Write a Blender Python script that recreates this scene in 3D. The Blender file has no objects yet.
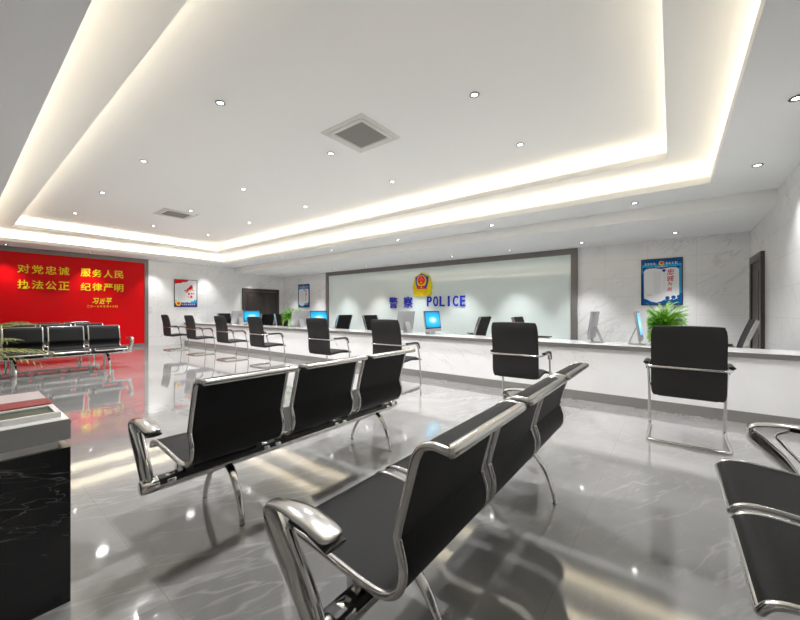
import bpy, bmesh, math, random
from mathutils import Vector, Matrix
random.seed(7)
PI = math.pi
SC = bpy.context.scene
COL = SC.collection

# ------------------------------------------------------------------ materials
def mat(name, col, rough=0.5, metal=0.0, spec=0.5, emit=None, estr=0.0, coat=0.0):
    m = bpy.data.materials.new(name); m.use_nodes = True
    b = m.node_tree.nodes['Principled BSDF']
    b.inputs['Base Color'].default_value = (*col, 1)
    b.inputs['Roughness'].default_value = rough
    b.inputs['Metallic'].default_value = metal
    b.inputs['Specular IOR Level'].default_value = spec
    b.inputs['Coat Weight'].default_value = coat
    if emit:
        b.inputs['Emission Color'].default_value = (*emit, 1)
        b.inputs['Emission Strength'].default_value = estr
    return m

def N(m, t, **kw):
    n = m.node_tree.nodes.new(t)
    for k, v in kw.items():
        setattr(n, k, v)
    return n
def Lk(m, a, b): m.node_tree.links.new(a, b)

def math_node(m, op, a, b=None, clamp=False):
    n = N(m, 'ShaderNodeMath', operation=op, use_clamp=clamp)
    for i, v in enumerate((a, b)):
        if v is None: continue
        if isinstance(v, (int, float)): n.inputs[i].default_value = v
        else: Lk(m, v, n.inputs[i])
    return n.outputs[0]

def plane_vec(m, axes):
    """2-D coordinates (position components named by axes) as a vector"""
    g = N(m, 'ShaderNodeNewGeometry'); s = N(m, 'ShaderNodeSeparateXYZ'); c = N(m, 'ShaderNodeCombineXYZ')
    Lk(m, g.outputs['Position'], s.inputs[0])
    for i, a in enumerate(axes):
        Lk(m, s.outputs[a], c.inputs[i])
    return c.outputs[0], s

def vein(m, vec, scale, rot, stretch, width, detail=4, seed=0.0, dist=0.35, sparse=.46):
    m0 = N(m, 'ShaderNodeMapping'); m0.inputs['Rotation'].default_value = (0, 0, -rot); Lk(m, vec, m0.inputs[0])
    mp = N(m, 'ShaderNodeMapping')
    mp.inputs['Scale'].default_value = (scale, scale * stretch, scale)
    mp.inputs['Location'].default_value = (seed, seed * 1.7, seed * .3)
    Lk(m, m0.outputs[0], mp.inputs[0])
    n = N(m, 'ShaderNodeTexNoise'); n.inputs['Scale'].default_value = 1.0
    n.inputs['Detail'].default_value = detail; n.inputs['Roughness'].default_value = .55; n.inputs['Distortion'].default_value = dist
    Lk(m, mp.outputs[0], n.inputs['Vector'])
    a = math_node(m, 'ABSOLUTE', math_node(m, 'SUBTRACT', n.outputs[0], 0.5))
    r = N(m, 'ShaderNodeMapRange'); r.inputs['From Min'].default_value = 0; r.inputs['From Max'].default_value = width
    r.inputs['To Min'].default_value = 1; r.inputs['To Max'].default_value = 0
    Lk(m, a, r.inputs[0])
    n2 = N(m, 'ShaderNodeTexNoise'); n2.inputs['Scale'].default_value = scale * .8; n2.inputs['Detail'].default_value = 2
    Lk(m, vec, n2.inputs['Vector'])
    k = N(m, 'ShaderNodeMapRange'); k.inputs['From Min'].default_value = sparse; k.inputs['From Max'].default_value = sparse + .16
    Lk(m, n2.outputs[0], k.inputs[0])
    return math_node(m, 'MULTIPLY', r.outputs[0], k.outputs[0])

def mixcol(m, fac, a, b):
    n = N(m, 'ShaderNodeMix', data_type='RGBA')
    if isinstance(fac, float): n.inputs[0].default_value = fac
    else: Lk(m, fac, n.inputs[0])
    for i, v in ((6, a), (7, b)):
        if isinstance(v, tuple): n.inputs[i].default_value = (*v, 1)
        else: Lk(m, v, n.inputs[i])
    return n.outputs[2]

def marble(name, axes, base, dark, veincol, tile=None, off=(0, 0), rough=.15, spec=.5, vs=.8, vw=.012, joint=.004, jointcol=(.45, .44, .43), rot=.6, vamt=.7, cloud=1.2, sparse=.46, st=5.0):
    m = mat(name, base, rough, 0, spec)
    b = m.node_tree.nodes['Principled BSDF']
    vec, _ = plane_vec(m, axes)
    n = N(m, 'ShaderNodeTexNoise'); n.inputs['Scale'].default_value = cloud; n.inputs['Detail'].default_value = 7
    n.inputs['Roughness'].default_value = .6; n.inputs['Distortion'].default_value = 1.0
    Lk(m, vec, n.inputs['Vector'])
    r = N(m, 'ShaderNodeMapRange'); r.inputs['From Min'].default_value = .35; r.inputs['From Max'].default_value = .7
    Lk(m, n.outputs[0], r.inputs[0])
    c = mixcol(m, r.outputs[0], base, dark)
    v1 = vein(m, vec, vs, rot, st, vw, seed=3.1, sparse=sparse)
    v2 = vein(m, vec, vs * 1.9, rot + .2, st * .8, vw * .9, seed=8.7, sparse=sparse)
    v = math_node(m, 'MULTIPLY', math_node(m, 'MAXIMUM', v1, math_node(m, 'MULTIPLY', v2, .6)), vamt)
    c = mixcol(m, v, c, veincol)
    if tile:
        mp = N(m, 'ShaderNodeMapping'); mp.inputs['Location'].default_value = (-off[0], -off[1], 0)
        Lk(m, vec, mp.inputs[0])
        br = N(m, 'ShaderNodeTexBrick', offset=0.0, squash=1.0)
        br.inputs['Scale'].default_value = 1; br.inputs['Brick Width'].default_value = tile[0]; br.inputs['Row Height'].default_value = tile[1]
        br.inputs['Mortar Size'].default_value = joint / 2; br.inputs['Mortar Smooth'].default_value = .1
        Lk(m, mp.outputs[0], br.inputs['Vector'])
        c = mixcol(m, br.outputs['Fac'], c, jointcol)
    Lk(m, c, b.inputs['Base Color'])
    return m

def bumpy(m, scale, strength, dist=.002):
    b = m.node_tree.nodes['Principled BSDF']
    tc = N(m, 'ShaderNodeTexCoord'); n = N(m, 'ShaderNodeTexNoise'); n.inputs['Scale'].default_value = scale; n.inputs['Detail'].default_value = 4
    Lk(m, tc.outputs['Object'], n.inputs['Vector'])
    bp = N(m, 'ShaderNodeBump'); bp.inputs['Strength'].default_value = strength; bp.inputs['Distance'].default_value = dist
    Lk(m, n.outputs[0], bp.inputs['Height']); Lk(m, bp.outputs[0], b.inputs['Normal'])
    return m

M = {}
M['floor'] = marble('polished grey marble floor tile', (0, 1), (.34, .336, .328), (.22, .217, .212), (.52, .515, .50), (1.2, 1.2), (-.4, .56), .055, 1.0, .8, .02, .003, (.24, .236, .23), 1.1, .4, .7)
M['wall_xz'] = marble('white veined marble wall tile', (0, 2), (.86, .86, .855), (.80, .80, .797), (.42, .42, .425), (.8, .4), (-1.21, .3), .22, .45, .42, .013, .004, (.60, .60, .595), .62, .6, sparse=.44)
M['wall_yz'] = marble('white veined marble wall tile side', (1, 2), (.86, .86, .855), (.80, .80, .797), (.42, .42, .425), (.8, .4), (.36, .3), .22, .45, .42, .013, .004, (.60, .60, .595), .62, .6, sparse=.44)
M['counter'] = marble('white counter marble', (0, 2), (.90, .90, .90), (.85, .85, .85), (.42, .42, .44), None, (0, 0), .2, .45, .5, .008, rot=-.7, vamt=.75, sparse=.55)
M['blackmarble'] = marble('black veined marble', (1, 2), (.006, .006, .007), (.012, .012, .013), (.42, .44, .45), None, (0, 0), .15, .5, 1.6, .009, rot=-.4, vamt=.8)
M['ceil'] = mat('white ceiling paint', (.84, .84, .835), .85, 0, .2)
M['grey'] = mat('warm grey metal trim', (.20, .185, .175), .38, .1)
M['skirt'] = mat('grey skirting', (.235, .225, .215), .35)
M['red'] = mat('red gloss panel', (.66, .001, .004), .4, 0, .15)
M['gold'] = mat('yellow lettering', (.92, .68, .02), .45, 0, .2)
M['glass'] = mat('pale green back painted glass', (.78, .87, .85), .06, 0, .5, coat=.3)
M['blue'] = mat('blue letter acrylic', (.012, .025, .56), .4, 0, .2)
M['top'] = mat('white polished countertop', (.82, .82, .815), .08, 0, .5)
M['edge'] = mat('grey counter edge', (.17, .16, .152), .3, 0, .3)
M['chrome'] = mat('polished chrome', (.66, .65, .635), .13, 1.0)
M['chrome2'] = mat('satin chrome', (.60, .59, .575), .22, 1.0)
M['leather'] = bumpy(mat('black leather', (.005, .0049, .0048), .55, 0, .22), 90, .3)
M['fabric'] = bumpy(mat('black woven upholstery', (.024, .0235, .023), .8, 0, .35), 220, .6)
M['plastic'] = mat('black plastic', (.010, .010, .010), .4)
M['wood'] = mat('dark brown wood', (.040, .030, .025), .45)
M['wood2'] = mat('dark brown wood frame', (.052, .041, .035), .4)
M['silver'] = mat('silver monitor casing', (.42, .42, .43), .35, .3)
M['bezel'] = mat('black screen bezel', (.008, .008, .009), .2)
M['white'] = mat('white plastic', (.80, .80, .79), .4)
M['grille'] = mat('grey grille', (.30, .29, .28), .6)
M['ventwhite'] = mat('off white vent plastic', (.62, .615, .60), .5)
M['lens'] = mat('lamp lens', (1, 1, 1), .4, emit=(1, .96, .9), estr=14)
M['ring'] = mat('dark lamp ring', (.10, .10, .10), .3, .8)
M['yellow'] = mat('emblem yellow', (.92, .74, .008), .4, 0, .2)
M['ember'] = mat('emblem red', (.82, .006, .006), .35)
M['eblue'] = mat('emblem blue', (.025, .03, .36), .35)
M['paper'] = mat('poster paper', (.80, .82, .83), .35)
M['pblue'] = mat('poster blue', (.004, .10, .34), .4, 0, .2)
M['pnavy'] = mat('poster navy', (.012, .03, .30), .4, 0, .2)
M['pcyan'] = mat('poster light blue', (.03, .36, .66), .4, 0, .2)
M['pred'] = mat('poster red', (.66, .006, .008), .4, 0, .2)
M['porange'] = mat('poster orange', (.80, .34, .06), .35)
M['pgrey'] = mat('poster grey print', (.52, .54, .56), .4)
M['pframe'] = mat('dark poster frame', (.015, .017, .022), .3)
M['pframe2'] = mat('steel poster frame', (.12, .12, .13), .3, .5)
M['pot'] = mat('white ceramic pot', (.75, .75, .73), .25)
M['soil'] = mat('dark soil', (.02, .014, .01), .9)
M['padgreen'] = mat('dark green pad', (.012, .045, .02), .35)
M['bred'] = mat('dark red cover', (.30, .02, .025), .4)
M['stone'] = mat('polished stone with painted grey reflection', (.30, .30, .30), .12)  # grey stands in for the floor mirrored in the slab front
M['cream'] = mat('cream paper', (.72, .66, .56), .5)

def leafmat(name, a, b):
    m = mat(name, a, .45, 0, .35)
    bs = m.node_tree.nodes['Principled BSDF']
    g = N(m, 'ShaderNodeTexCoord'); n = N(m, 'ShaderNodeTexNoise'); n.inputs['Scale'].default_value = 9
    Lk(m, g.outputs['Object'], n.inputs['Vector'])
    r = N(m, 'ShaderNodeMapRange'); r.inputs['From Min'].default_value = .35; r.inputs['From Max'].default_value = .65
    Lk(m, n.outputs[0], r.inputs[0])
    Lk(m, mixcol(m, r.outputs[0], a, b), bs.inputs['Base Color'])
    bs.inputs['Subsurface Weight'].default_value = 0
    return m
M['fern'] = leafmat('fern green', (.075, .28, .008), (.25, .50, .03))
M['palm'] = leafmat('palm yellow green', (.16, .24, .03), (.40, .36, .10))

def screenmat():
    m = bpy.data.materials.new('lit blue desktop'); m.use_nodes = True
    nt = m.node_tree; b = nt.nodes['Principled BSDF']
    tc = N(m, 'ShaderNodeTexCoord'); s = N(m, 'ShaderNodeVectorMath', operation='DISTANCE')
    Lk(m, tc.outputs['Generated'], s.inputs[0]); s.inputs[1].default_value = (.5, .5, .45)
    r = N(m, 'ShaderNodeValToRGB')
    e = r.color_ramp.elements
    e[0].position = .0; e[0].color = (1, .88, .45, 1)
    e[1].position = 1; e[1].color = (.0, .10, .42, 1)
    x = e.new(.11); x.color = (.60, .88, .85, 1)
    x = e.new(.32); x.color = (.01, .52, .86, 1)
    Lk(m, s.outputs['Value'], r.inputs[0])
    b.inputs['Base Color'].default_value = (.01, .01, .01, 1); b.inputs['Roughness'].default_value = .2
    Lk(m, r.outputs[0], b.inputs['Emission Color']); b.inputs['Emission Strength'].default_value = SCREEN
    return m

M['floor'].node_tree.nodes['Principled BSDF'].inputs['IOR'].default_value = 1.62
M['floor'].node_tree.nodes['Principled BSDF'].inputs['Coat Weight'].default_value = .6
M['floor'].node_tree.nodes['Principled BSDF'].inputs['Coat Roughness'].default_value = .05
# exposure & light levels
EXPO = 0.42
SCREEN = 1.0
M['screen'] = screenmat()

# ------------------------------------------------------------------ mesh helpers
class MB:
    def __init__(s): s.bm = bmesh.new()
    def box(s, lo, hi, bev=0.0, seg=2):
        t = bmesh.new(); bmesh.ops.create_cube(t, size=1)
        for v in t.verts:
            v.co = Vector([(lo[i] + hi[i]) / 2 + v.co[i] * (hi[i] - lo[i]) for i in range(3)])
        if bev: bmesh.ops.bevel(t, geom=list(t.edges), offset=bev, segments=seg, profile=.5, affect='EDGES')
        s._add(t); return s
    def _add(s, t, mx=None):
        if mx is not None: bmesh.ops.transform(t, matrix=mx, verts=t.verts)
        me = bpy.data.meshes.new('tmp'); t.to_mesh(me); t.free(); s.bm.from_mesh(me); bpy.data.meshes.remove(me)
    def cyl(s, a, b, r, r2=None, seg=20, bev=0):
        a, b = Vector(a), Vector(b); d = b - a
        t = bmesh.new(); bmesh.ops.create_cone(t, cap_ends=True, segments=seg, radius1=r, radius2=r if r2 is None else r2, depth=d.length)
        if bev:
            es = [e for e in t.edges if len(e.link_faces) == 2 and any(len(f.verts) > 4 for f in e.link_faces)]
            bmesh.ops.bevel(t, geom=es, offset=bev, segments=2, profile=.5, affect='EDGES')
        s._add(t, Matrix.Translation((a + b) / 2) @ d.to_track_quat('Z', 'Y').to_matrix().to_4x4()); return s
    def lathe(s, prof, at=(0, 0, 0), seg=24):
        at = Vector(at); rings = []
        for r, z in prof:
            rings.append([s.bm.verts.new(at + Vector((r * math.cos(2 * PI * k / seg), r * math.sin(2 * PI * k / seg), z))) for k in range(seg)])
        for a, b in zip(rings, rings[1:]):
            for k in range(seg):
                s.bm.faces.new((a[k], a[(k + 1) % seg], b[(k + 1) % seg], b[k]))
        for rg, fl in ((rings[0], True), (rings[-1], False)):
            s.bm.faces.new(list(reversed(rg)) if fl else rg)
        return s
    def sweep(s, pts, prof, closed=False, up=None):
        """prof: function(i, t)-> list of (a,b) offsets, or a float radius"""
        pts = [Vector(p) for p in pts]; n = len(pts)
        tang = []
        for i in range(n):
            if closed: t = pts[(i + 1) % n] - pts[i - 1]
            else: t = pts[min(i + 1, n - 1)] - pts[max(i - 1, 0)]
            tang.append(t.normalized())
        nrm = Vector(up) if up else (Vector((0, 0, 1)) if abs(tang[0].z) < .9 else Vector((1, 0, 0)))
        rings = []
        for i in range(n):
            t = tang[i]
            if up: nrm = Vector(up)
            nrm = (nrm - t * nrm.dot(t)).normalized()
            bi = t.cross(nrm)
            if callable(prof): pr = prof(i / (n - 1))
            else: pr = [(prof * math.cos(2 * PI * k / 12), prof * math.sin(2 * PI * k / 12)) for k in range(12)]
            rings.append([s.bm.verts.new(pts[i] + nrm * a + bi * b) for a, b in pr])
        m = len(rings[0])
        rng = range(n) if closed else range(n - 1)
        for i in rng:
            a, b = rings[i], rings[(i + 1) % n]
            for k in range(m):
                s.bm.faces.new((a[k], a[(k + 1) % m], b[(k + 1) % m], b[k]))
        if not closed:
            s.bm.faces.new(list(reversed(rings[0]))); s.bm.faces.new(rings[-1])
        return s
    def prism(s, poly, d0, d1, f=lambda x, z, d: (x, d, z)):
        a = [s.bm.verts.new(f(x, z, d0)) for x, z in poly]; b = [s.bm.verts.new(f(x, z, d1)) for x, z in poly]
        s.bm.faces.new(a); s.bm.faces.new(list(reversed(b)))
        for i in range(len(poly)):
            j = (i + 1) % len(poly); s.bm.faces.new((a[i], b[i], b[j], a[j]))
        return s
    def quad(s, *v):
        s.bm.faces.new([s.bm.verts.new(p) for p in v]); return s
    def build(s, name, m, parent=None, smooth=True, xf=None):
        bmesh.ops.recalc_face_normals(s.bm, faces=s.bm.faces)
        if xf is not None: bmesh.ops.transform(s.bm, matrix=xf, verts=s.bm.verts)
        me = bpy.data.meshes.new(name); s.bm.to_mesh(me); s.bm.free()
        return link_mesh(name, me, m, parent, smooth)

def link_mesh(name, me, m, parent=None, smooth=True):
    me.materials.clear(); me.materials.append(m)
    if smooth and len(me.polygons):
        me.polygons.foreach_set('use_smooth', [True] * len(me.polygons))
        try: me.set_sharp_from_angle(angle=math.radians(38))
        except Exception: pass
    o = bpy.data.objects.new(name, me); COL.objects.link(o)
    if parent: o.parent = parent
    return o

def ell(a, b, n=14):
    return [(a * math.cos(2 * PI * k / n), b * math.sin(2 * PI * k / n)) for k in range(n)]

def fillet(pts, r, n=6, closed=False):
    pts = [Vector(p) for p in pts]; out = []; N_ = len(pts)
    for i in range(N_):
        if not closed and i in (0, N_ - 1): out.append(pts[i]); continue
        p, a, b = pts[i], pts[i - 1], pts[(i + 1) % N_]
        rr = r if not isinstance(r, (list, tuple)) else r[i]
        u, v = (a - p), (b - p)
        k = min(rr, u.length * .49, v.length * .49)
        if k < 1e-4: out.append(p); continue
        s, e = p + u.normalized() * k, p + v.normalized() * k
        for j in range(n + 1):
            t = j / n
            out.append(s * (1 - t) ** 2 + p * 2 * t * (1 - t) + e * t * t)
    return out

def catmull(pts, n=6):
    P = [Vector(p) for p in pts]; P = [P[0] * 2 - P[1]] + P + [P[-1] * 2 - P[-2]]
    out = []
    for i in range(1, len(P) - 2):
        for j in range(n):
            t = j / n; a, b, c, d = P[i - 1], P[i], P[i + 1], P[i + 2]
            out.append(.5 * ((2 * b) + (c - a) * t + (2 * a - 5 * b + 4 * c - d) * t * t + (3 * b - a - 3 * c + d) * t ** 3))
    out.append(P[-2]); return out

def tag(o, label, cat, group=None, kind=None):
    o['label'] = label; o['category'] = cat
    if group: o['group'] = group
    if kind: o['kind'] = kind
    return o
def empty(name, loc=(0, 0, 0), rz=0.0):
    o = bpy.data.objects.new(name, None); COL.objects.link(o); o.location = loc; o.rotation_euler = (0, 0, rz); o.empty_display_size = .1
    return o
def struct(o): o['kind'] = 'structure'; return o
def kids(o): return [c for c in bpy.data.objects if c.parent == o]
def dup(o, loc=None, rz=None, parent=None, **props):
    c = o.copy(); COL.objects.link(c); c.parent = parent
    if loc is not None: c.location = loc
    if rz is not None: c.rotation_euler = (0, 0, rz)
    for k, v in props.items(): c[k] = v
    for ch in list(kids(o)): dup(ch, parent=c)
    return c

_fc = {}
def text_mesh(s, w=None, h=None, depth=.01, bold=0.0, shear=0.0):
    """glyph mesh standing in the local XZ plane, centred, front towards -Y"""
    cu = bpy.data.curves.new('glyph', 'FONT'); cu.body = s; cu.size = 1; cu.extrude = .02; cu.offset = bold; cu.shear = shear; cu.resolution_u = 3
    ob = bpy.data.objects.new('glyph', cu); COL.objects.link(ob)
    dg = bpy.context.evaluated_depsgraph_get(); dg.update()
    me = bpy.data.meshes.new_from_object(ob.evaluated_get(dg))
    bpy.data.objects.remove(ob); bpy.data.curves.remove(cu)
    xs = [v.co.x for v in me.vertices]; ys = [v.co.y for v in me.vertices]
    x0, x1, y0, y1 = min(xs), max(xs), min(ys), max(ys)
    sx = w / (x1 - x0) if w else None; sy = h / (y1 - y0) if h else None
    sx = sx or sy; sy = sy or sx
    for v in me.vertices:
        x, y, z = v.co
        v.co = ((x - (x0 + x1) / 2) * sx, -depth if z > 0 else 0.0, (y - (y0 + y1) / 2) * sy)
    return me

# ------------------------------------------------------------------ room numbers
XL, XR, YM, YF = -13.77, 1.15, 9.18, -3.2
Z1, Z2, Z3, ZL = 2.875, 3.16, 3.44, 2.67
YB = 6.99
T1 = (-12.73, .40, .477, 6.15)        # outer tray opening
T2 = (-12.28, -.05, .93, 5.70)        # inner tray opening
LIP = .085; REC = .20

# floor, walls
struct(MB().box((XL - .3, YF - .3, -.1), (XR + .3, YM + .3, 0)).build('floor', M['floor'], smooth=False))
struct(MB().box((XL - .2, YM, 0), (XR + .2, YM + .2, 3.6)).build('wall_back', M['wall_xz'], smooth=False))
struct(MB().box((XL - .2, YF, 0), (XL, YM, 3.6)).build('wall_left', M['wall_yz'], smooth=False))
struct(MB().box((XR, YF, 0), (XR + .2, YM, 3.6)).build('wall_right', M['wall_yz'], smooth=False))
struct(MB().box((XL - .2, YF - .2, 0), (XR + .2, YF, 3.6)).build('wall_front', M['wall_xz'], smooth=False))

def ring(mb, O, I, z0, z1):
    mb.box((O[0], O[2], z0), (I[0], O[3], z1)); mb.box((I[1], O[2], z0), (O[1], O[3], z1))
    mb.box((I[0], O[2], z0), (I[1], I[2], z1)); mb.box((I[0], I[3], z0), (I[1], O[3], z1))
def grow(T, d): return (T[0] - d, T[1] + d, T[2] - d, T[3] + d)
c = MB()
ring(c, (XL, XR, YF, YB), T1, Z1, Z1 + LIP)                         # soffit with its thin lip
ring(c, grow(T1, REC + .08), grow(T1, REC), Z1 + LIP, Z2)            # back of the outer cove
ring(c, grow(T1, REC + .08), T2, Z2, Z2 + LIP)                       # second level and lip
ring(c, grow(T2, REC + .08), grow(T2, REC), Z2 + LIP, Z3)            # back of the inner cove
g = grow(T2, REC + .08); c.box((g[0], g[2], Z3), (g[1], g[3], Z3 + .1))
c.box((XL, YB, ZL), (XR, YM, Z1 + LIP))                              # lowered ceiling over the staff side, its face is the beam
c.box((XL, YF, 3.56), (XR, YM, 3.66))
struct(c.build('ceiling', M['ceil'], smooth=False))

# ------------------------------------------------------------------ lights
COVE, SPOT_W, SOF_W, WALL_W = 1.7, 165.0, 80.0, 120.0
TILT = math.radians(38)
def cove(T, z, k):
    w = .06; o = .15
    L = [((T[0] + T[1]) / 2, T[3] + o, T[1] - T[0], w, -1, 0), ((T[0] + T[1]) / 2, T[2] - o, T[1] - T[0], w, 1, 0),
         (T[0] - o, (T[2] + T[3]) / 2, w, T[3] - T[2], 0, 1), (T[1] + o, (T[2] + T[3]) / 2, w, T[3] - T[2], 0, -1)]
    for x, y, sx, sy, ty, tx in L:
        l = bpy.data.lights.new('cove_led_strip', 'AREA'); l.shape = 'RECTANGLE'; l.size = sx; l.size_y = sy
        l.energy = COVE * max(sx, sy) * k; l.color = (1, .86, .62)
        ob = bpy.data.objects.new('cove_led_strip', l); COL.objects.link(ob); ob.location = (x, y, z + LIP + .03); ob.rotation_euler = (PI - ty * TILT, 0, 0) if ty else (PI, -tx * TILT, 0)
cove(T1, Z1, 1.0); cove(T2, Z2, 1.0)

def lamp(name, loc, energy, size, blend, col=(.985, .988, 1), rad=.08):
    l = bpy.data.lights.new(name, 'SPOT'); l.energy = energy; l.spot_size = math.radians(size); l.spot_blend = blend; l.color = col; l.shadow_soft_size = rad
    o = bpy.data.objects.new(name, l); COL.objects.link(o); o.location = loc
    return o
ORD = ['first', 'second', 'third', 'fourth', 'fifth', 'sixth', 'seventh', 'eighth', 'ninth']
dl_proto = None
def downlight(x, y, z, label, group, energy, size, blend):
    global dl_proto
    if dl_proto is None:
        t = empty('downlight', (x, y, z))
        MB().lathe([(.044, -.001), (.051, -.008), (.045, -.013), (.033, -.011), (.031, -.004), (.034, -.001)]).build('ring', M['ring'], t)
        MB().lathe([(.031, -.003), (.031, -.006), (.02, -.008), (.003, -.009)]).build('lens', M['lens'], t)
        dl_proto = t
    else:
        t = dup(dl_proto, (x, y, z))
    tag(t, label, 'ceiling light', group)
    lamp('downlight_lamp', (x, y, z - .03), energy, size, blend)
for yi, (yy, rn) in enumerate(((4.74, 'row nearest the counter'), (3.35, 'middle row'), (1.8, 'row farthest from the counter'))):
    for xi, xx in enumerate((-1.62, -3.85, -6.27, -8.57, -10.9)):
        downlight(xx, yy, Z3, 'small round downlight in the raised ceiling, %s, %s from the right' % (rn, ORD[xi]), 'downlights in the raised ceiling', SPOT_W, 130, .9)
for xi in range(6):
    downlight(-.46 - 2.35 * xi, 6.57, Z1, 'small round downlight in the soffit strip before the counter, %s from the right wall' % ORD[xi], 'downlights in the soffit above the counter', SOF_W, 110, .8)
for xi in range(9):
    downlight(.05 - 1.6 * xi, 8.45, ZL, 'small round spotlight in the lowered ceiling before the back wall, %s from right' % ORD[xi], 'spotlights in the lowered ceiling', WALL_W, 76, .6)
for yi, yy in enumerate((5.85, 4.2, 2.55, .9)):
    downlight(-13.4, yy, Z1, 'small round spotlight in the soffit along the red wall, %s from the counter' % ORD[yi], 'spotlights along the red wall', WALL_W * .6, 80, .7)
for yi, yy in enumerate((5.72, 4.1)):
    downlight(.78, yy, Z1, 'small round downlight in the soffit by the right wall, %s from the counter' % ORD[yi], 'downlights along the right wall', SOF_W, 110, .8)
downlight(-13.4, 7.6, ZL, 'small round spotlight in the lowered ceiling near the left double door', 'spotlights near the double door', WALL_W * .6, 80, .7)

# ------------------------------------------------------------------ ceiling air vents
t = empty('ceiling_vent', (-3.14, 3.24, Z3)); tag(t, 'large square air-conditioning cassette in the raised ceiling, nearer of the two', 'air vent', 'ceiling air-conditioning cassettes')
mb = MB()
for sx, sy, hx, hy in ((0, .335, .36, .025), (0, -.335, .36, .025), (.335, 0, .025, .31), (-.335, 0, .025, .31)):
    mb.box((sx - hx, sy - hy, -.012), (sx + hx, sy + hy, 0), .003)
mb.build('frame', M['ventwhite'], t)
for a in range(4):
    MB().box((-.27, .245, -.020), (.27, .30, -.008), .004).build('air_flap', M['ventwhite'], t).rotation_euler = (0, 0, a * PI / 2)
mb = MB()
for sx, sy, hx, hy in ((0, .265, .31, .045), (0, -.265, .31, .045), (.265, 0, .045, .22), (-.265, 0, .045, .22)):
    mb.box((sx - hx, sy - hy, -.008), (sx + hx, sy + hy, -.001))
mb.build('inner_surround', M['ventwhite'], t, smooth=False)
mb = MB().box((-.235, -.235, -.010), (.235, .235, -.002))
for k in range(19):
    mb.box((-.23, -.228 + k * .0245, -.014), (.23, -.216 + k * .0245, -.010))
mb.build('grille', M['grille'], t, smooth=False)
dup(t, (-9.14, 3.26, Z3), label='square air-conditioning cassette in the raised ceiling, farther one towards the red wall')

# ------------------------------------------------------------------ red slogan wall
RL = -.45 + .9
t = empty('red_feature_board', (XL, 2.26, 0), PI / 2); tag(t, 'tall glossy red feature panel with grey frame on the left wall', 'wall panel')
HW = 1.81
MB().box((-HW + .1, -.03, .10), (HW - .1, -.002, Z1 - .13)).build('panel', M['red'], t, smooth=False)
mb = MB()
mb.box((-HW, -.06, .0), (-HW + .1, -.002, Z1 - .004)); mb.box((HW - .1, -.06, 0), (HW, -.002, Z1 - .004))
mb.box((-HW + .1, -.06, Z1 - .13), (HW - .1, -.002, Z1 - .004)); mb.box((-HW + .1, -.05, .0), (HW - .1, -.002, .10))
mb.build('frame', M['grey'], t, smooth=False)

def lettering(name, loc, rz, label, cat, m): 
    t = empty(name, loc, rz); tag(t, label, cat); return t
def put(me, x, z, m, parent, nm='letter', y=0.0):
    o = link_mesh(nm, me, m, parent, smooth=False); o.location = (x, y, z); return o
t = lettering('slogan_lettering', (XL + .031, 2.26, 0), PI / 2, 'two rows of raised yellow slogan characters on the red wall panel', 'lettering', M['gold'])
def yl(y): return y - 2.26
for row, z in (('对党忠诚', 2.31), ('执法公正', 1.89)):
    for i, ch in enumerate(row): put(text_mesh(ch, .225, .235, .02, .012), yl(1.24 + .263 * i), z, M['gold'], t)
for row, z in (('服务人民', 2.31), ('纪律严明', 1.89)):
    for i, ch in enumerate(row): put(text_mesh(ch, .225, .235, .02, .012), yl(2.50 + .263 * i), z, M['gold'], t)
t = lettering('signature_lettering', (XL + .031, 2.26, 0), PI / 2, 'small yellow signature above a fine date line, lower right of the red panel', 'lettering', M['gold'])
for i, ch in enumerate('习近平'):
    put(text_mesh(ch, .15, .17 + .02 * (i == 2), .015, .02, .25), yl(2.73 + .155 * i), 1.475 - .01 * (i == 1), M['gold'], t)
for i, ch in enumerate('二〇一七年五月十九日'):
    put(text_mesh(ch, .052, .06 if ch != '一' else None, .01, .015), yl(2.56 + .0745 * i), 1.31, M['gold'], t)

# ------------------------------------------------------------------ glass feature wall
t = empty('glass_feature_board', (-6.27, YM, 0)); tag(t, 'wide pale green glass panel with grey frame behind the counter', 'wall panel')
HW = 4.5
MB().box((-HW + .14, -.03, .10), (HW - .14, -.002, ZL - .14)).build('glass_panel', M['glass'], t, smooth=False)
mb = MB()
mb.box((-HW, -.07, 0), (-HW + .14, -.002, ZL - .003)); mb.box((HW - .14, -.07, 0), (HW, -.002, ZL - .003))
mb.box((-HW + .14, -.07, ZL - .14), (HW - .14, -.002, ZL - .003)); mb.box((-HW + .14, -.07, 0), (HW - .14, -.002, .10))
mb.build('frame', M['grey'], t, smooth=False)

t = lettering('police_lettering', (0, YM - .031, 0), 0, 'raised blue Chinese characters and the word POLICE on the glass panel', 'lettering', M['blue'])
put(text_mesh('警', .36, .36, .03, .004), -7.37, 1.445, M['blue'], t)
put(text_mesh('察', .36, .36, .03, .004), -6.755, 1.455, M['blue'], t)
for i, ch in enumerate('POLICE'):
    put(text_mesh(ch, None if ch == 'I' else .17, .31, .03, .014), -5.935 + .228 * i, 1.465, M['blue'], t)

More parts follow.
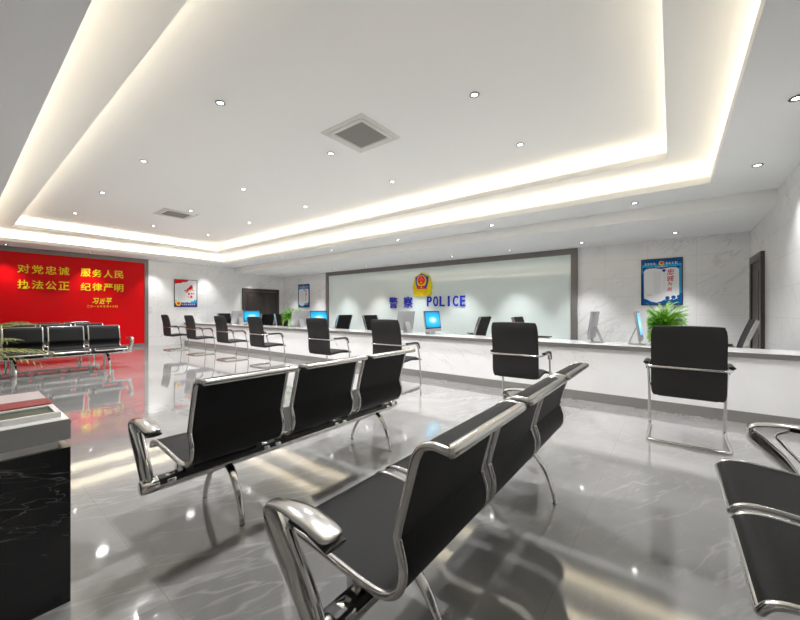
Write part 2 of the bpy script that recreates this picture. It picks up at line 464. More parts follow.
def circ(r, n=28, cx=0, cz=0, sx=1): return [(cx + sx * r * math.cos(2 * PI * k / n), cz + r * math.sin(2 * PI * k / n)) for k in range(n)]
def star(r, cx, cz): return [(cx + (r if k % 2 == 0 else r * .4) * math.sin(PI * k / 5), cz + (r if k % 2 == 0 else r * .4) * math.cos(PI * k / 5)) for k in range(10)]
t = empty('police_emblem', (-6.19, YM - .031, 2.0)); tag(t, 'yellow shield shaped police emblem above the blue lettering on the glass panel', 'emblem')
half = [(0, .385), (.07, .355), (.13, .315), (.20, .29), (.265, .255), (.285, .20), (.27, .165), (.315, .14), (.305, .09), (.345, .05), (.33, 0), (.365, -.05), (.345, -.09), (.365, -.14), (.345, -.175), (.30, -.195), (.335, -.225), (.325, -.27), (.345, -.29), (.30, -.335), (.24, -.345), (.21, -.37), (.14, -.372), (.09, -.36), (.05, -.375), (0, -.35)]
sh = half + [(-x, z) for x, z in reversed(half[1:-1])]
MB().prism(sh, 0, -.05).build('shield', M['yellow'], t, smooth=False)
b5 = [(0, .345), (.11, .29), (.25, .225), (.235, .05), (.16, -.14), (-.16, -.14), (-.235, .05), (-.25, .225), (-.11, .29)]
MB().prism(b5, -.045, -.065).build('blue_badge', M['eblue'], t, smooth=False)
w5 = circ(.19, 28, 0, .105, .93)
MB().prism(w5, -.06, -.075).build('wreath', M['yellow'], t, smooth=False)
MB().prism(circ(.138, 28, 0, .13), -.07, -.085).build('roundel', M['ember'], t, smooth=False)
rb = [(-.115, -.05), (-.07, -.03), (0, -.045), (.07, -.03), (.115, -.05), (.125, -.13), (.06, -.15), (0, -.135), (-.06, -.15), (-.125, -.13)]
MB().prism(rb, -.07, -.085).build('ribbon', M['ember'], t, smooth=False)
mb = MB()
for x, z, r in ((0, .195, .022), (-.05, .15, .012), (.05, .15, .012), (-.03, .135, .011), (.03, .135, .011)): mb.prism(star(r, x, z), -.084, -.09)
mb.prism([(-.05, .045), (.05, .045), (.04, .062), (.03, .062), (.03, .075), (-.03, .075), (-.03, .062), (-.04, .062)], -.084, -.09)
mb.prism(circ(.022, 12, 0, -.09), -.084, -.09)
mb.build('gate_and_stars', M['yellow'], t, smooth=False)
mb = MB()
for s in (-1, 1):
    for k in range(6):
        mb.sweep(catmull([(s * .02, -.052, -.345 + .01 * k), (s * (.12 + .01 * k), -.056, -.31 + .03 * k), (s * (.21 + .012 * k), -.054, -.20 + .05 * k)]), .008)
mb.build('pine_relief', M['gold'], t)

# ------------------------------------------------------------------ doors (structure)
def door(n, loc, rz, W, H, leaves):
    t = empty('door_%d' % n, loc, rz); t['kind'] = 'structure'
    fw = .12
    mb = MB(); mb.box((-W / 2, -.05, 0), (-W / 2 + fw, -.002, H)); mb.box((W / 2 - fw, -.05, 0), (W / 2, -.002, H)); mb.box((-W / 2 + fw, -.05, H - fw), (W / 2 - fw, -.002, H))
    mb.build('door_frame', M['wood2'], t, smooth=False)
    lw = (W - 2 * fw) / leaves
    for k in range(leaves):
        x0 = -W / 2 + fw + k * lw + .004; x1 = x0 + lw - .008
        mb = MB().box((x0, -.025, .01), (x1, -.003, H - fw - .005))
        for z0, z1 in ((.15, .85), (.98, H - fw - .13)):
            mb.box((x0 + .09, -.034, z0), (x1 - .09, -.025, z1), .008)
            mb.box((x0 + .13, -.040, z0 + .04), (x1 - .13, -.034, z1 - .04), .005)
        lf = mb.build('door_leaf', M['wood'], t, smooth=False)
        hx = x1 - .06 if k == 0 and leaves == 2 else x0 + .06
        h = MB().cyl((hx, -.025, 1.0), (hx, -.075, 1.0), .012).cyl((hx, -.07, 1.0), (hx + (-.11 if k == 0 and leaves == 2 else .11), -.07, 1.0), .009)
        h.build('door_handle', M['chrome2'], lf)
door(1, (XL, 8.135, 0), PI / 2, 1.67, 2.09, 2)
door(2, (XR, 8.34, 0), -PI / 2, 1.02, 2.13, 1)

# ------------------------------------------------------------------ posters
def strip(poly, d0, d1, nm, m, parent): return MB().prism(poly, d0, d1).build(nm, m, parent, smooth=False)
def rect(x0, z0, x1, z1): return [(x0, z0), (x1, z0), (x1, z1), (x0, z1)]
def wavy(x0, x1, z, amp, n, zb):
    top = [(x0 + (x1 - x0) * k / n, z + amp * math.sin(k * 1.9) + amp * .5 * math.sin(k * 4.3)) for k in range(n + 1)]
    return [(x0, zb), (x1, zb)] + list(reversed(top))
def frame4(W, H, f, d, m, t):
    mb = MB(); mb.box((-W / 2, -d, -H / 2), (-W / 2 + f, -.001, H / 2)); mb.box((W / 2 - f, -d, -H / 2), (W / 2, -.001, H / 2))
    mb.box((-W / 2 + f, -d, -H / 2), (W / 2 - f, -.001, -H / 2 + f)); mb.box((-W / 2 + f, -d, H / 2 - f), (W / 2 - f, -.001, H / 2))
    mb.build('frame', m, t, smooth=False)
def text_rows(t, rows, m, nm, d=-.021):
    """fine unreadable print: short strokes"""
    mb = MB(); rnd = random.Random(3)
    for x0, x1, z, h in rows:
        x = x0
        while x < x1 - h * .4:
            w = h * rnd.uniform(.6, .9)
            mb.prism(rect(x, z - h / 2, min(x + w * .25, x1), z + h / 2), d, d - .001)
            mb.prism(rect(x, z + h * .1, min(x + w, x1), z + h * .3), d, d - .001)
            mb.prism(rect(x + w * .3, z - h * .45, min(x + w, x1), z - h * .25), d, d - .001)
            x += h * 1.1
    mb.build(nm, m, t, smooth=False)

def blue_poster(loc, rz, W, H, label):
    t = empty('framed_poster', loc, rz); tag(t, label, 'poster', 'framed posters on the walls')
    frame4(W, H, .016, .03, M['pframe'], t)
    MB().box((-W / 2 + .016, -.016, -H / 2 + .016), (W / 2 - .016, -.002, H / 2 - .016)).build('print', M['pblue'], t, smooth=False)
    a, b = W / 2 - .016, H / 2 - .016
    strip(wavy(-a, a, b - .16, .012, 12, b - .10), -.0155, -.017, 'light_band', M['pcyan'], t)
    strip([(-a, b - .30), (-a + .03, b - .26), (-a, b - .14)], -.0155, -.017, 'light_band', M['pcyan'], t)
    strip([(a - .05, -b + .25), (a, -b + .22), (a, b - .16), (a - .05, b - .2)], -.0155, -.017, 'light_band', M['pcyan'], t)
    L = [(-a + .035, -b + .13), (-a + .10, -b + .10), (-a + .17, -b + .055), (-a + .25, -b + .03), (-a + .30, -b + .06), (0, -b + .05), (.10, -b + .10), (a - .13, -b + .10), (a - .04, -b + .14),
         (a - .05, b - .22), (a - .09, b - .185), (a - .2, b - .18), (0, b - .205), (-.12, b - .18), (-a + .12, b - .185), (-a + .06, b - .20), (-a + .03, b - .25)]
    strip(L, -.017, -.019, 'paper_field', M['paper'], t)
    mb = MB()
    for i, cx in enumerate((.10, .20, .29)):
        mb.prism(circ(.038, 14, cx * W / .7, -b + .135 + .012 * i), -.019, -.0205)
        mb.prism([(cx - .16, -b + .03), (cx - .11, -b + .03), (cx + .01, -b + .12), (cx - .01, -b + .125)], -.019, -.0205)
    mb.prism(wavy(-a, a, -b + .05, .02, 16, -b), -.019, -.0205)
    mb.build('cloud_motif', M['pblue'], t, smooth=False)
    for i, ch in enumerate('忠诚为民'):
        s = .118 if i < 2 else .08
        o = put(text_mesh(ch, s, s, .002, .014, .12), W * .21 - (.012 if i > 1 else 0), .20 - (.135 * i if i < 2 else .135 + .115 * (i - 1) - .0), M['pred'], t, 'headline_character', -.019)
    strip(circ(.028, 16, W * .06, .235), -.019, -.021, 'seal', M['pnavy'], t)
    strip(circ(.046, 20, 0, b - .085), -.0165, -.021, 'badge', M['yellow'], t)
    strip(circ(.030, 16, 0, b - .08), -.020, -.0225, 'badge_centre', M['ember'], t)
    text_rows(t, [(-a + .05, -.075, b - .085, .045), (.075, a - .05, b - .085, .045)], M['paper'], 'header_print', -.0165)
    text_rows(t, [(-.10, .10, b - .155, .028)], M['paper'], 'subheader_print', -.0175)
    text_rows(t, [(-.13, -.01, .20 - .022 * k, .011) for k in range(21)], M['pgrey'], 'fine_print', -.019)
    text_rows(t, [(.04, .062, .18 - .022 * k, .011) for k in range(17)], M['pgrey'], 'side_print', -.019)
    text_rows(t, [(-.24, -.17, -.27, .018)], M['pred'], 'red_print', -.019)
blue_poster((-.175, YM, 1.79), 0, .70, .98, 'framed blue and white poster on the back wall above the potted fern')
blue_poster((-12.23, YM, 1.795), 0, .75, .98, 'framed blue and white poster on the far back wall beside the glass panel')

W, H = .755, .98
t = empty('framed_poster', (XL, 5.22, 1.795), PI / 2); tag(t, 'framed white poster with red corner and navy base on the left wall', 'poster', 'framed posters on the walls')
frame4(W, H, .018, .03, M['pframe2'], t); a, b = W / 2 - .018, H / 2 - .018
MB().box((-a, -.016, -b), (a, -.002, b)).build('print', M['paper'], t, smooth=False)
strip([(-a, b), (.08, b), (.07, b - .045), (-.02, b - .07), (-.10, b - .075), (-.17, b - .12), (-.26, b - .125), (-a, b - .15)], -.0155, -.018, 'red_corner', M['pred'], t)
strip(wavy(-a, a, -b + .145, .012, 14, -b), -.0155, -.018, 'navy_base', M['pnavy'], t)
strip([(.16, -b + .12), (.16, -b + .17), (.21, -b + .2), (.25, -b + .18), (.29, -b + .25), (.33, -b + .22), (a, -b + .27), (a, -b + .12)], -.017, -.019, 'skyline', M['pcyan'], t)
strip([(-a, -b + .12), (-a, -b + .25), (-.30, -b + .22), (-.28, -b + .16), (-.2, -b + .12)], -.017, -.019, 'skyline', M['pgrey'], t)
strip(circ(.085, 24, -.24, -b + .105), -.018, -.021, 'badge', M['yellow'], t); strip(circ(.052, 20, -.24, -b + .11), -.020, -.023, 'badge_centre', M['ember'], t)
text_rows(t, [(-.12, .32, -b + .08, .06)], M['paper'], 'base_print', -.018)
mb = MB(); rnd = random.Random(5)
for x, z, s in ((.17, .24, .07), (.13, .17, .075), (.06, .12, .06), (-.02, .10, .05), (.02, .05, .04), (.10, -.02, .055), (.19, -.01, .04), (.25, 0, .035), (.17, -.12, .055), (.19, .20, .05)):
    n = 7; mb.prism([(x + s * rnd.uniform(.45, 1) * math.cos(2 * PI * k / n), z + s * rnd.uniform(.45, 1) * math.sin(2 * PI * k / n)) for k in range(n)], -.0155, -.018)
mb.build('red_brush_marks', M['pred'], t, smooth=False)
for x, z, s in ((.22, .13, .05), (.26, .11, .03), (.06, .06, .05), (.09, -.12, .04), (.14, .09, .04)):
    mb = MB(); mb.prism([(x + s * rnd.uniform(.45, 1) * math.cos(2 * PI * k / 6), z + s * rnd.uniform(.3, .7) * math.sin(2 * PI * k / 6)) for k in range(6)], -.0158, -.0185)
    mb.build('orange_brush_mark', M['porange'], t, smooth=False)
text_rows(t, [(-.26, -.02, .22 - .035 * k, .012) for k in range(14)], M['pgrey'], 'fine_print', -.0155)

# ------------------------------------------------------------------ counter
CY = 5.19; CZ = .75
t = empty('service_counter', ((XL + XR) / 2, CY, 0)); tag(t, 'long white marble service counter running the width of the hall', 'counter')
x0, x1 = XL + .004, XR - .004; ox = (XL + XR) / 2
def cbox(y0, y1, z0, z1, nm, m): MB().box((x0 - ox, y0 - CY, z0), (x1 - ox, y1 - CY, z1)).build(nm, m, t, smooth=False)
cbox(CY, CY + .48, .12, CZ - .055, 'body', M['counter'])
cbox(CY - .012, CY + .46, 0, .12, 'plinth', M['skirt'])
cbox(CY - .035, CY - .02, CZ - .055, CZ - .002, 'edge_band', M['edge'])
cbox(CY - .02, CY + .58, CZ - .045, CZ, 'countertop', M['top'])

# ------------------------------------------------------------------ visitor chairs
def make_visitor_chair():
    t = empty('visitor_chair')
    hw = .285
    fr = [(hw, -.29, .014), (hw, .29, .014), (hw + .005, .245, .44), (hw + .01, .20, .69), (hw + .012, -.22, .69), (hw - .01, -.30, .69)]
    pts = fr[::-1] + []
    path = [(-x, y, z) for x, y, z in fr] ; full = [*fr][::-1] + []
    # one continuous loop: back bar, arm, front leg, floor runner, rear floor rail, and the other side
    loop = [(hw - .01, -.305, .69), (hw + .012, -.22, .69), (hw + .012, .105, .69), (hw + .005, .18, .44), (hw, .222, .014), (hw, -.29, .014),
            (-hw, -.29, .014), (-hw, .222, .014), (-hw - .005, .18, .44), (-hw - .012, .105, .69), (-hw - .012, -.22, .69), (-hw + .01, -.305, .69)]
    MB().sweep(fillet(loop, [.04, .06, .09, .0, .05, .06, .06, .05, 0, .09, .06, .04], closed=True), .0125, closed=True).build('tube_frame', M['chrome'], t)
    # backrest: thick upholstered panel, gently curved
    def slab(prof, w, th, crown, nu=10, ev=.018):
        mb = MB(); path = catmull(prof, 5); n = len(path); rows = []
        for i, p in enumerate(path):
            tg = (path[min(i + 1, n - 1)] - path[max(i - 1, 0)]).normalized(); nm = Vector((0, -tg.z, tg.y))
            e = min(i, n - 1 - i) / (n - 1); k = min(1, .45 + e * 9)
            ww = w / 2 * (.925 if e == 0 else .975 if i in (1, n - 2) else .992 if i in (2, n - 3) else 1)
            ringv = []
            for s in range(nu + 1):
                u = -1 + 2 * s / nu; ce = crown * (u * u)
                edge = min(1, .45 + (1 - abs(u)) * 4)
                ringv.append((p + nm * (th / 2 * k * edge - ce) + Vector((u * ww, 0, 0)), p - nm * (th / 2 * k * edge + ce) + Vector((u * ww, 0, 0))))
            rows.append([mb.bm.verts.new(a) for a, _ in ringv] + [mb.bm.verts.new(b) for _, b in reversed(ringv)])
        m = len(rows[0])
        for a, b in zip(rows, rows[1:]):
            for k in range(m): mb.bm.faces.new((a[k], a[(k + 1) % m], b[(k + 1) % m], b[k]))
        mb.bm.faces.new(rows[0]); mb.bm.faces.new(rows[-1][::-1])
        return mb
    slab([(0, -.245, .43), (0, -.262, .56), (0, -.268, .72), (0, -.29, .88), (0, -.335, 1.06)], .515, .055, -.02).build('backrest', M['fabric'], t)
    slab([(0, -.25, .435), (0, -.12, .445), (0, .06, .455), (0, .19, .445), (0, .215, .425)], .50, .055, 0).build('seat', M['fabric'], t)
    for s in (-1, 1):
        a = MB().sweep(fillet([(s * (hw + .012), -.20, .708), (s * (hw + .012), .085, .708), (s * (hw + .010), .13, .665), (s * (hw + .008), .145, .61)], .05), lambda u: ell(.012, .024)).build('arm_pad', M['plastic'], t)
        k = MB().cyl((s * .245, .205, .437), (s * .30, .205, .437), .015, bev=.004).cyl((s * .22, .205, .437), (s * .262, .205, .437), .010)
        k.build('seat_bolt', M['plastic'], t)
    MB().cyl((-.245, -.284, .69), (-.235, -.284, .69), .016).cyl((.235, -.284, .69), (.245, -.284, .69), .016).build('back_clip', M['chrome2'], t)
    return t
vc = make_visitor_chair()
VX = (.105, -1.44, -3.35, -4.90, -6.90, -8.42, -10.15, -11.83)
VL = ['black visitor chair on chrome cantilever frame before the counter fern, closest to right wall', 'black chrome cantilever visitor chair before the counter, second from the right wall',
      'black chrome cantilever visitor chair behind the middle bench, third from the right wall', 'black chrome cantilever visitor chair at the counter, fourth from the right wall',
      'black chrome cantilever visitor chair at the counter, fifth from the right wall', 'black chrome cantilever visitor chair at the counter, sixth from the right wall',
      'black chrome cantilever visitor chair at the counter, second from the left wall', 'black chrome cantilever visitor chair at the counter closest to the left wall poster']
for i, x in enumerate(VX):
    o = vc if i == 0 else dup(vc)
    o.location = (x, 4.26 if i else 4.24, 0); o.rotation_euler = (0, 0, math.radians((0, 4, 4, 4, 1, 1, 1, 0)[i])); tag(o, VL[i], 'chair', 'visitor chairs along the counter')

# ------------------------------------------------------------------ waiting benches (local: faces -X, rear roll at x=0)
def make_bench():
    t = empty('waiting_bench')
    prof = [(.005, .858), (-.045, .86), (-.085, .832), (-.115, .735), (-.150, .605), (-.148, .575), (-.132, .52), (-.14, .46), (-.185, .418), (-.27, .408), (-.45, .425), (-.60, .436), (-.665, .424), (-.69, .395)]
    cen = catmull([(x, 0, z) for x, z in prof], 5)
    SW = .53
    first = None
    for i in range(3):
        yc = (i - 1) * .59
        if first is None:
            mb = MB(); n = len(cen); rows = []
            for k, p in enumerate(cen):
                tg = (cen[min(k + 1, n - 1)] - cen[max(k - 1, 0)]).normalized(); nm = Vector((-tg.z, 0, tg.x))
                rw = []
                for s, th in ((1, .008), (-1, -.008)):
                    q = p + nm * th; rw.append(((q.x, -SW / 2 + .012, q.z), (q.x, SW / 2 - .012, q.z)))
                rows.append([mb.bm.verts.new(v) for v in (rw[0][0], rw[0][1], rw[1][1], rw[1][0])])
            for a, b in zip(rows, rows[1:]):
                for k in range(4): mb.bm.faces.new((a[k], a[(k + 1) % 4], b[(k + 1) % 4], b[k]))
            mb.bm.faces.new(rows[0]); mb.bm.faces.new(rows[-1][::-1])
            seat = mb.build('seat', M['leather'], t)
            a = SW / 2 - .008
            loop = [(p.x, -a, p.z) for p in cen] + [(p.x, a, p.z) for p in reversed(cen)]
            nn = len(cen); rad = [0.0] * (2 * nn); rad[0] = rad[nn - 1] = rad[nn] = rad[-1] = .03
            MB().sweep(fillet(loop, rad, 4, closed=True), .0125, closed=True).build('seat_frame', M['chrome2'], seat)
            MB().sweep(catmull([(.006, -a + .004, .857), (.008, -a + .03, .857), (.008, 0, .857), (.008, a - .03, .857), (.006, a - .004, .857)], 4), lambda u: ell(.012 + .005 * min(1, min(u, 1 - u) * 14), .012 + .006 * min(1, min(u, 1 - u) * 14))).build('top_rail', M['chrome2'], seat)
            for s in (-1, 1):
                MB().box((-.36, s * .2 - .02, .325), (-.30, s * .2 + .02, .412), .004).build('seat_bracket', M['plastic'], seat)
            first = seat; seat.location = (0, yc, 0)
        else:
            dup(first, (0, yc, 0), parent=t)
    MB().box((-.360, -.93, .316), (-.300, .93, .346), .006).build('beam', M['plastic'], t)  # black upper box stands in for the shadow strip under the seats
    MB().box((-.364, -.93, .286), (-.296, .93, .317), .008).build('beam_trim', M['chrome2'], t)
    for y in (-.335, -.255, .255, .335, -.875, .875):
        MB().cyl((-.33, y - .022, .315), (-.33, y + .022, .315), .035, bev=.006, seg=24).build('clamp', M['chrome'], t)
    for y in (-.832, .832):
        MB().box((-.352, y - .012, .34), (-.308, y + .012, .405), .004).build('end_bracket', M['chrome2'], t)
    def legprof(u): return ell(.014 - .005 * u, .027 - .013 * u)
    for y in (-.58, .72):
        for fx in (-.145, -.61):
            D = fx + .33
            P = catmull([(-.33, y, .300), (-.33 + .34 * D, y, .275), (-.33 + .70 * D, y, .185), (-.33 + .93 * D, y, .075), (fx, y, .008)], 7)
            lg = MB().sweep(P, legprof, up=(1, 0, 1)).build('leg', M['chrome'], t)
            MB().lathe([(.011, 0), (.014, .002), (.013, .009), (.009, .011)], (fx, y, 0)).build('foot', M['chrome2'], lg)
    for s in (-1, 1):
        y = s * .967
        path = fillet([(-.33, y, .315), (-.42, y, .42), (-.54, y, .545), (-.562, y, .602), (-.45, y, .624), (-.35, y, .620), (-.262, y, .600)], [0, .05, .05, .045, .05, .06, 0], 7)
        e0, e1 = path[-2], path[-1]; path = path[:-1] + [e0.lerp(e1, q) for q in (.25, .5, .7, .82, .9, .96, 1)]
        def ap(u):
            w = .031 - .006 * u if u < .5 else .028 + .012 * min(1, (u - .5) / .2)
            th = .016 + .020 * math.sin(PI * min(1, u / .42)) ** 2 if u < .42 else .012
            if u > .84:
                k = math.sqrt(max(.04, 1 - ((u - .84) / .16) ** 2)); w *= k; th *= .5 + .5 * k
            return ell(th, w, 18)
        arm = MB().sweep(path, ap, up=None).build('armrest', M['chrome2'], t)
        MB().sweep(catmull([(-.31, y, .345), (-.36, y, .43), (-.44, y, .53), (-.46, y, .57), (-.41, y, .602)], 6), lambda u: ell(.007, .014)).build('inner_strut', M['chrome'], arm)
        MB().sweep([(-.42, y, .607), (-.34, y, .604), (-.258, y, .585)], lambda u: ell(.008, .036)).build('arm_pad', M['plastic'], arm)
        MB().cyl((-.33, y - .04, .315), (-.33, y + .04, .315), .036, bev=.006, seg=24).build('end_hub', M['chrome'], t)
    return t
bench = make_bench()
BY = 1.585
BL = [((-.43, BY, 0), 0, 'black three-seat chrome waiting bench in the foreground centre, seen from behind'),
      ((-1.745, BY, 0), 0, 'black three-seat chrome waiting bench in the middle, second behind the foreground one'),
      ((.875, BY, 0), 0, 'black three-seat waiting bench by the right wall, only seat fronts showing'),
      ((-9.65, BY - .14, 0), PI, 'black three-seat waiting bench before the red panel, first of three facing rows'),
      ((-11.45, BY - .04, 0), PI, 'black three-seat waiting bench before the red panel, middle of three facing rows'),
      ((-12.75, BY - .04, 0), PI, 'black three-seat waiting bench right against the red panel, last of three rows')]
for i, (loc, rz, lab) in enumerate(BL):
    o = bench if i == 0 else dup(bench)
    o.location = loc; o.rotation_euler = (0, 0, rz); tag(o, lab, 'bench', 'three-seat waiting benches')

# ------------------------------------------------------------------ staff chairs (local: faces +X)
def make_staff_chair():
    t = empty('office_chair')
    mb = MB(); prof = catmull([(-.20, 0, .52), (-.225, 0, .64), (-.27, 0, .82), (-.36, 0, 1.075)], 5)
    mb.sweep(prof, lambda u: [(.014 * a, (.225 - .01 * u) * b) for a, b in ((1, .96), (1, -.96), (.4, -1), (-.4, -1), (-1, -.96), (-1, .96), (-.4, 1), (.4, 1))], up=(1, 0, 0))
    mb.build('backrest', M['leather'], t)
    for s in (-1, 1):
        MB().sweep([(p.x, s * .237, p.z) for p in prof], lambda u: [(.020 * a, .012 * b) for a, b in ((1, 1), (1, -1), (-1, -1), (-1, 1))], up=(1, 0, 0)).build('back_frame', M['chrome2'], t)
        MB().sweep(fillet([(.10, s * .275, .50), (.12, s * .275, .715), (-.22, s * .275, .715), (-.215, s * .245, .60)], .05), .012).build('arm_frame', M['chrome2'], t)
        MB().sweep([(.15, s * .275, .735), (-.19, s * .275, .735)], lambda u: ell(.011, .028)).build('arm_pad', M['plastic'], t)
    MB().box((-.23, -.24, .45), (.25, .24, .52), .03, 3).build('seat', M['leather'], t)
    MB().cyl((0, 0, .12), (0, 0, .45), .028).build('gas_column', M['chrome'], t)
    for k in range(5):
        a = 2 * PI * k / 5
        b = MB().sweep([(.02 * math.cos(a), .02 * math.sin(a), .125), (.30 * math.cos(a), .30 * math.sin(a), .085)], lambda u: ell(.018 - .006 * u, .026 - .01 * u)).build('base_arm', M['chrome'], t)
        MB().cyl((.29 * math.cos(a) + .016 * math.sin(a), .29 * math.sin(a) - .016 * math.cos(a), .031), (.29 * math.cos(a) - .016 * math.sin(a), .29 * math.sin(a) + .016 * math.cos(a), .031), .031).cyl((.29 * math.cos(a), .29 * math.sin(a), .035), (.29 * math.cos(a), .29 * math.sin(a), .085), .008).build('caster', M['plastic'], b)
    return t
sc = make_staff_chair()
SX = [(.449, PI), (-1.797, 0), (-3.108, PI), (-5.316, 0), (-6.874, PI), (-8.91, 0), (-10.32, PI), (-12.48, 0)]
SL = ['black office chair behind the counter closest to the right wall, facing left', 'black office chair behind the counter, second from right, facing right',
      'black office chair right of the lettering monitor, third from right, white-edged', 'black office chair behind the counter, fourth from right, facing right',
      'black office chair behind the counter, fifth from right, facing left', 'black office chair behind the counter beside the farther fern, facing right',
      'black office chair in front of the left double door, facing left', 'black office chair behind the counter closest to the left wall, facing right']
for i, (x, rz) in enumerate(SX):
    o = sc if i == 0 else dup(sc)
    o.location = (x, 6.14, 0); o.rotation_euler = (0, 0, rz); tag(o, SL[i], 'chair', 'staff chairs behind the counter')

# ------------------------------------------------------------------ monitors (local: screen faces +X)
def make_monitor():
    t = empty('desktop_monitor')
    R = Matrix.Translation((0, 0, .05)) @ Matrix.Rotation(math.radians(-8), 4, 'Y')
    b = MB().box((-.016, -.265, 0), (.010, .265, .385), .008).build('casing', M['silver'], t, xf=R)
    MB().box((.0095, -.262, .055), (.0125, .262, .382)).build('bezel', M['bezel'], b, smooth=False, xf=R)
    MB().box((.012, -.245, .075), (.0135, .245, .365)).build('display', M['screen'], b, smooth=False, xf=R)
    s = MB().sweep(catmull([(-.055, 0, .22), (-.10, 0, .11), (-.14, 0, .008)], 6), lambda u: [(.005, .07), (.005, -.07), (-.005, -.07), (-.005, .07)], up=(1, 0, .3)).build('stand', M['silver'], t, smooth=False)
    MB().box((-.15, -.08, 0), (.05, .08, .008), .003).build('stand_foot', M['silver'], t)
    MB().box((-.02, -.05, .005), (-.006, .05, .06)).build('stand_neck', M['silver'], t, smooth=False)
    return t
mon = make_monitor()
MX = [(-.315, 0), (-.90, PI), (-3.51, 0), (-4.19, PI), (-6.79, 0), (-7.58, PI), (-9.86, 0), (-10.62, PI)]
ML = ['thin desktop monitor beside the counter fern, lit blue edge towards the right', 'silver-backed desktop monitor seen edge on, left of the fern monitor',
      'desktop monitor with glowing blue screen below the blue lettering', 'silver desktop monitor back left of the blue screen below the lettering',
      'desktop monitor with glowing blue screen at left end of the glass panel', 'silver desktop monitor back in front of the farther fern',
      'desktop monitor with glowing blue screen in front of the left double door', 'silver desktop monitor back closest to the left wall']
for i, (x, rz) in enumerate(MX):
    o = mon if i == 0 else dup(mon)
    o.location = (x, 5.55, CZ); o.rotation_euler = (0, 0, rz); tag(o, ML[i], 'monitor', 'monitors on the counter')

# ------------------------------------------------------------------ plants
def fern(loc, label, seed, n=260):
    rnd = random.Random(seed)
    t = empty('potted_fern', loc); tag(t, label, 'plant', 'ferns on the counter')
    MB().lathe([(.055, 0), (.072, .01), (.088, .19), (.092, .20), (.085, .20), (.08, .185), (.002, .182)]).build('pot', M['pot'], t)
    mb = MB()
    for k in range(n):
        a = rnd.uniform(0, 2 * PI); L = rnd.uniform(.26, .54); el = rnd.uniform(.4, 1.5) if k % 3 else rnd.uniform(-.3, .6)
        d = Vector((math.cos(a), math.sin(a), 0)); p = Vector((0, 0, .21)) + d * rnd.uniform(0, .06)
        ang = el; droop = rnd.uniform(1.5, 2.7); pts = [p]; ns = 16
        for j in range(ns):
            ang -= droop * (j / ns) ** .8 / ns * 1.6
            p = p + (d * math.cos(ang) + Vector((0, 0, math.sin(ang)))) * (L / ns)
            if p.x * p.x + p.y * p.y > .265 ** 2 or p.x < -.165: break
            if p.z < .02: break
            pts.append(p)
        if len(pts) < 5: continue
        side = Vector((-d.y, d.x, 0)); m = len(pts)
        for j in range(2, m):
            sg = pts[j] - pts[j - 1]; tg = sg.normalized(); ll = .030 * (1 - .7 * j / m) + .006
            for off in (0, .5):
                q = pts[j] - sg * off
                for s in (-1, 1):
                    tip = q + side * s * ll + tg * ll * .6 - Vector((0, 0, ll * .3)); wv = tg * .0045
                    mid = q + (tip - q) * .5
                    mb.quad(q - wv * .6, mid - wv, tip, mid + wv)
        mb.sweep(pts, lambda u: ell(.0018, .0018, 4))
    mb.build('foliage', M['fern'], t)
fern((-.095, 5.60, CZ), 'bushy bright green potted fern on the counter beneath the right poster', 11)
fern((-8.0, 5.60, CZ), 'bright green potted fern farther along the counter behind a silver monitor', 12)

def palm(loc):
    rnd = random.Random(4)
    t = empty('potted_palm', loc); tag(t, 'yellow green potted palm at the left edge before the red panel', 'plant')
    MB().lathe([(.14, 0), (.16, .01), (.20, .50), (.21, .55), (.195, .55), (.185, .52), (.004, .51)]).build('pot', M['pot'], t)
    mb = MB()
    for k in range(26):
        a = 2 * PI * k / 26 + rnd.uniform(-.2, .2); el = rnd.uniform(.5, 1.42); L = rnd.uniform(.7, 1.0)
        d = Vector((math.cos(a), math.sin(a), 0)); side = Vector((-d.y, d.x, 0)); pts = []
        for j in range(15):
            u = j / 14
            pts.append(Vector((0, 0, .52)) + d * (L * (u * math.cos(el) + .25 * u * u)) + Vector((0, 0, L * (1.25 * u * math.sin(el) - .62 * u * u))))
        mb.sweep(pts, lambda u: ell(.005 * (1.1 - u), .005 * (1.1 - u), 5))
        for j in range(3, 15):
            p = pts[j]; tg = (pts[j] - pts[j - 1]).normalized(); ll = .17 * (1 - .5 * abs(j - 7) / 8)
            for s in (-1, 1):
                tip = p + side * s * ll * .7 + tg * ll * .8 - Vector((0, 0, ll * .35)); wv = tg * .009
                mid = p + (tip - p) * .5 + Vector((0, 0, ll * .08))
                mb.quad(p - wv * .5, mid - wv, tip, mid + wv)
    mb.build('fronds', M['palm'], t)
palm((-6.40, .05, 0))

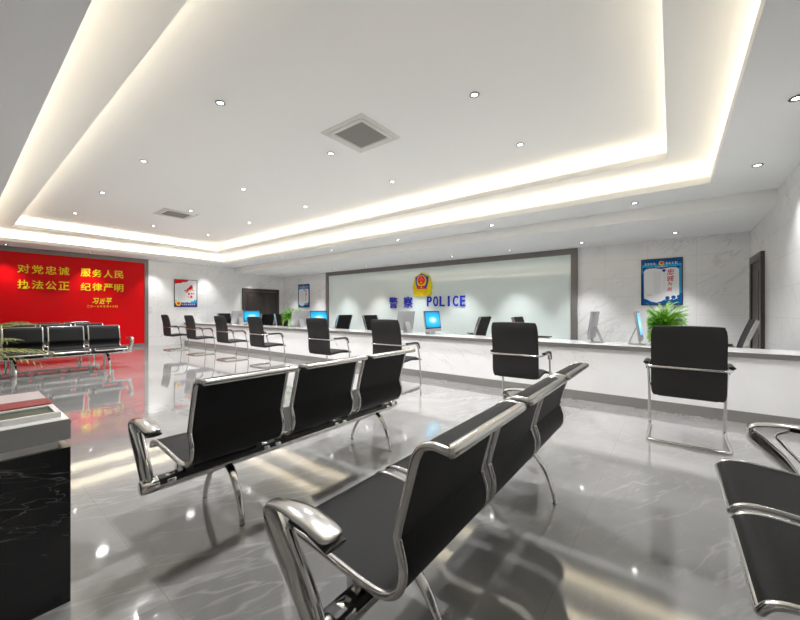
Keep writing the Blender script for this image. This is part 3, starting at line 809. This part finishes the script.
# ------------------------------------------------------------------ reception desk at the left
DX, DY = -1.96, .31
t = empty('reception_desk', (DX - .4, DY - .9, 0)); tag(t, 'black veined marble desk with thick white top at the left edge', 'desk')
def dbox(lo, hi, nm, m, bev=0.0): MB().box([lo[0] + .4, lo[1] + .9, lo[2]], [hi[0] + .4, hi[1] + .9, hi[2]], bev).build(nm, m, t, smooth=False)
dbox((-.8, -1.8, 0), (0, 0, .637), 'body', M['blackmarble'])
dbox((-.76, -1.76, .637), (-.02, -.035, .67), 'recess', M['white'])
dbox((-.8, -1.8, .67), (-.004, -.004, .753), 'desk_top', M['top'])
dbox((-.004, -1.8, .67), (0, 0, .751), 'reflection_facing', M['stone'])  # added thin facing, floor reflection on the white slab put into its colour
t = empty('desk_tray', (DX - .155, DY - .15, .753)); tag(t, 'white desk tray with dark green pad on the black marble desk', 'tray')
mb = MB(); mb.box((-.095, -.13, 0), (.095, .13, .008)); 
for lo, hi in (((-.095, -.13, .008), (-.078, .13, .022)), ((.078, -.13, .008), (.095, .13, .022)), ((-.078, -.13, .008), (.078, -.113, .022)), ((-.078, .113, .008), (.078, .13, .022))): mb.box(lo, hi)
mb.build('tray', M['white'], t, smooth=False)
MB().box((-.074, -.109, .008), (.074, .109, .016)).build('pad', M['padgreen'], t, smooth=False)
t = empty('booklet', (DX - .335, DY - .13, .753)); tag(t, 'dark red booklet with cream pages beside the tray on the marble desk', 'booklet')
MB().box((-.07, -.11, .003), (.07, .108, .022)).build('pages', M['cream'], t, smooth=False)
MB().box((-.075, -.115, .022), (.072, .112, .026)).box((-.075, -.115, 0), (.072, .112, .003)).box((-.076, -.115, 0), (-.0705, .112, .026)).build('cover', M['bred'], t, smooth=False)

# ------------------------------------------------------------------ world, camera, view
w = bpy.data.worlds.new('world'); SC.world = w; w.use_nodes = True
w.node_tree.nodes['Background'].inputs[0].default_value = (.8, .85, .9, 1); w.node_tree.nodes['Background'].inputs[1].default_value = .3
cd = bpy.data.cameras.new('camera'); cam = bpy.data.objects.new('camera', cd); COL.objects.link(cam)
cd.sensor_width = 36; cd.lens = 36 * 350.6 / 800; cd.clip_start = .05
cam.location = (0, 0, 1.2); cam.rotation_euler = (PI / 2, 0, math.atan2(272, 350.6))
SC.camera = cam
vs = SC.view_settings
vs.view_transform = 'Standard'; vs.look = 'None'; vs.gamma = 1; vs.use_curve_mapping = False; vs.exposure = EXPO
SC.cycles.use_denoising = True
SC.cycles.max_bounces = 10; SC.cycles.diffuse_bounces = 6
SC.cycles.sample_clamp_indirect = 8
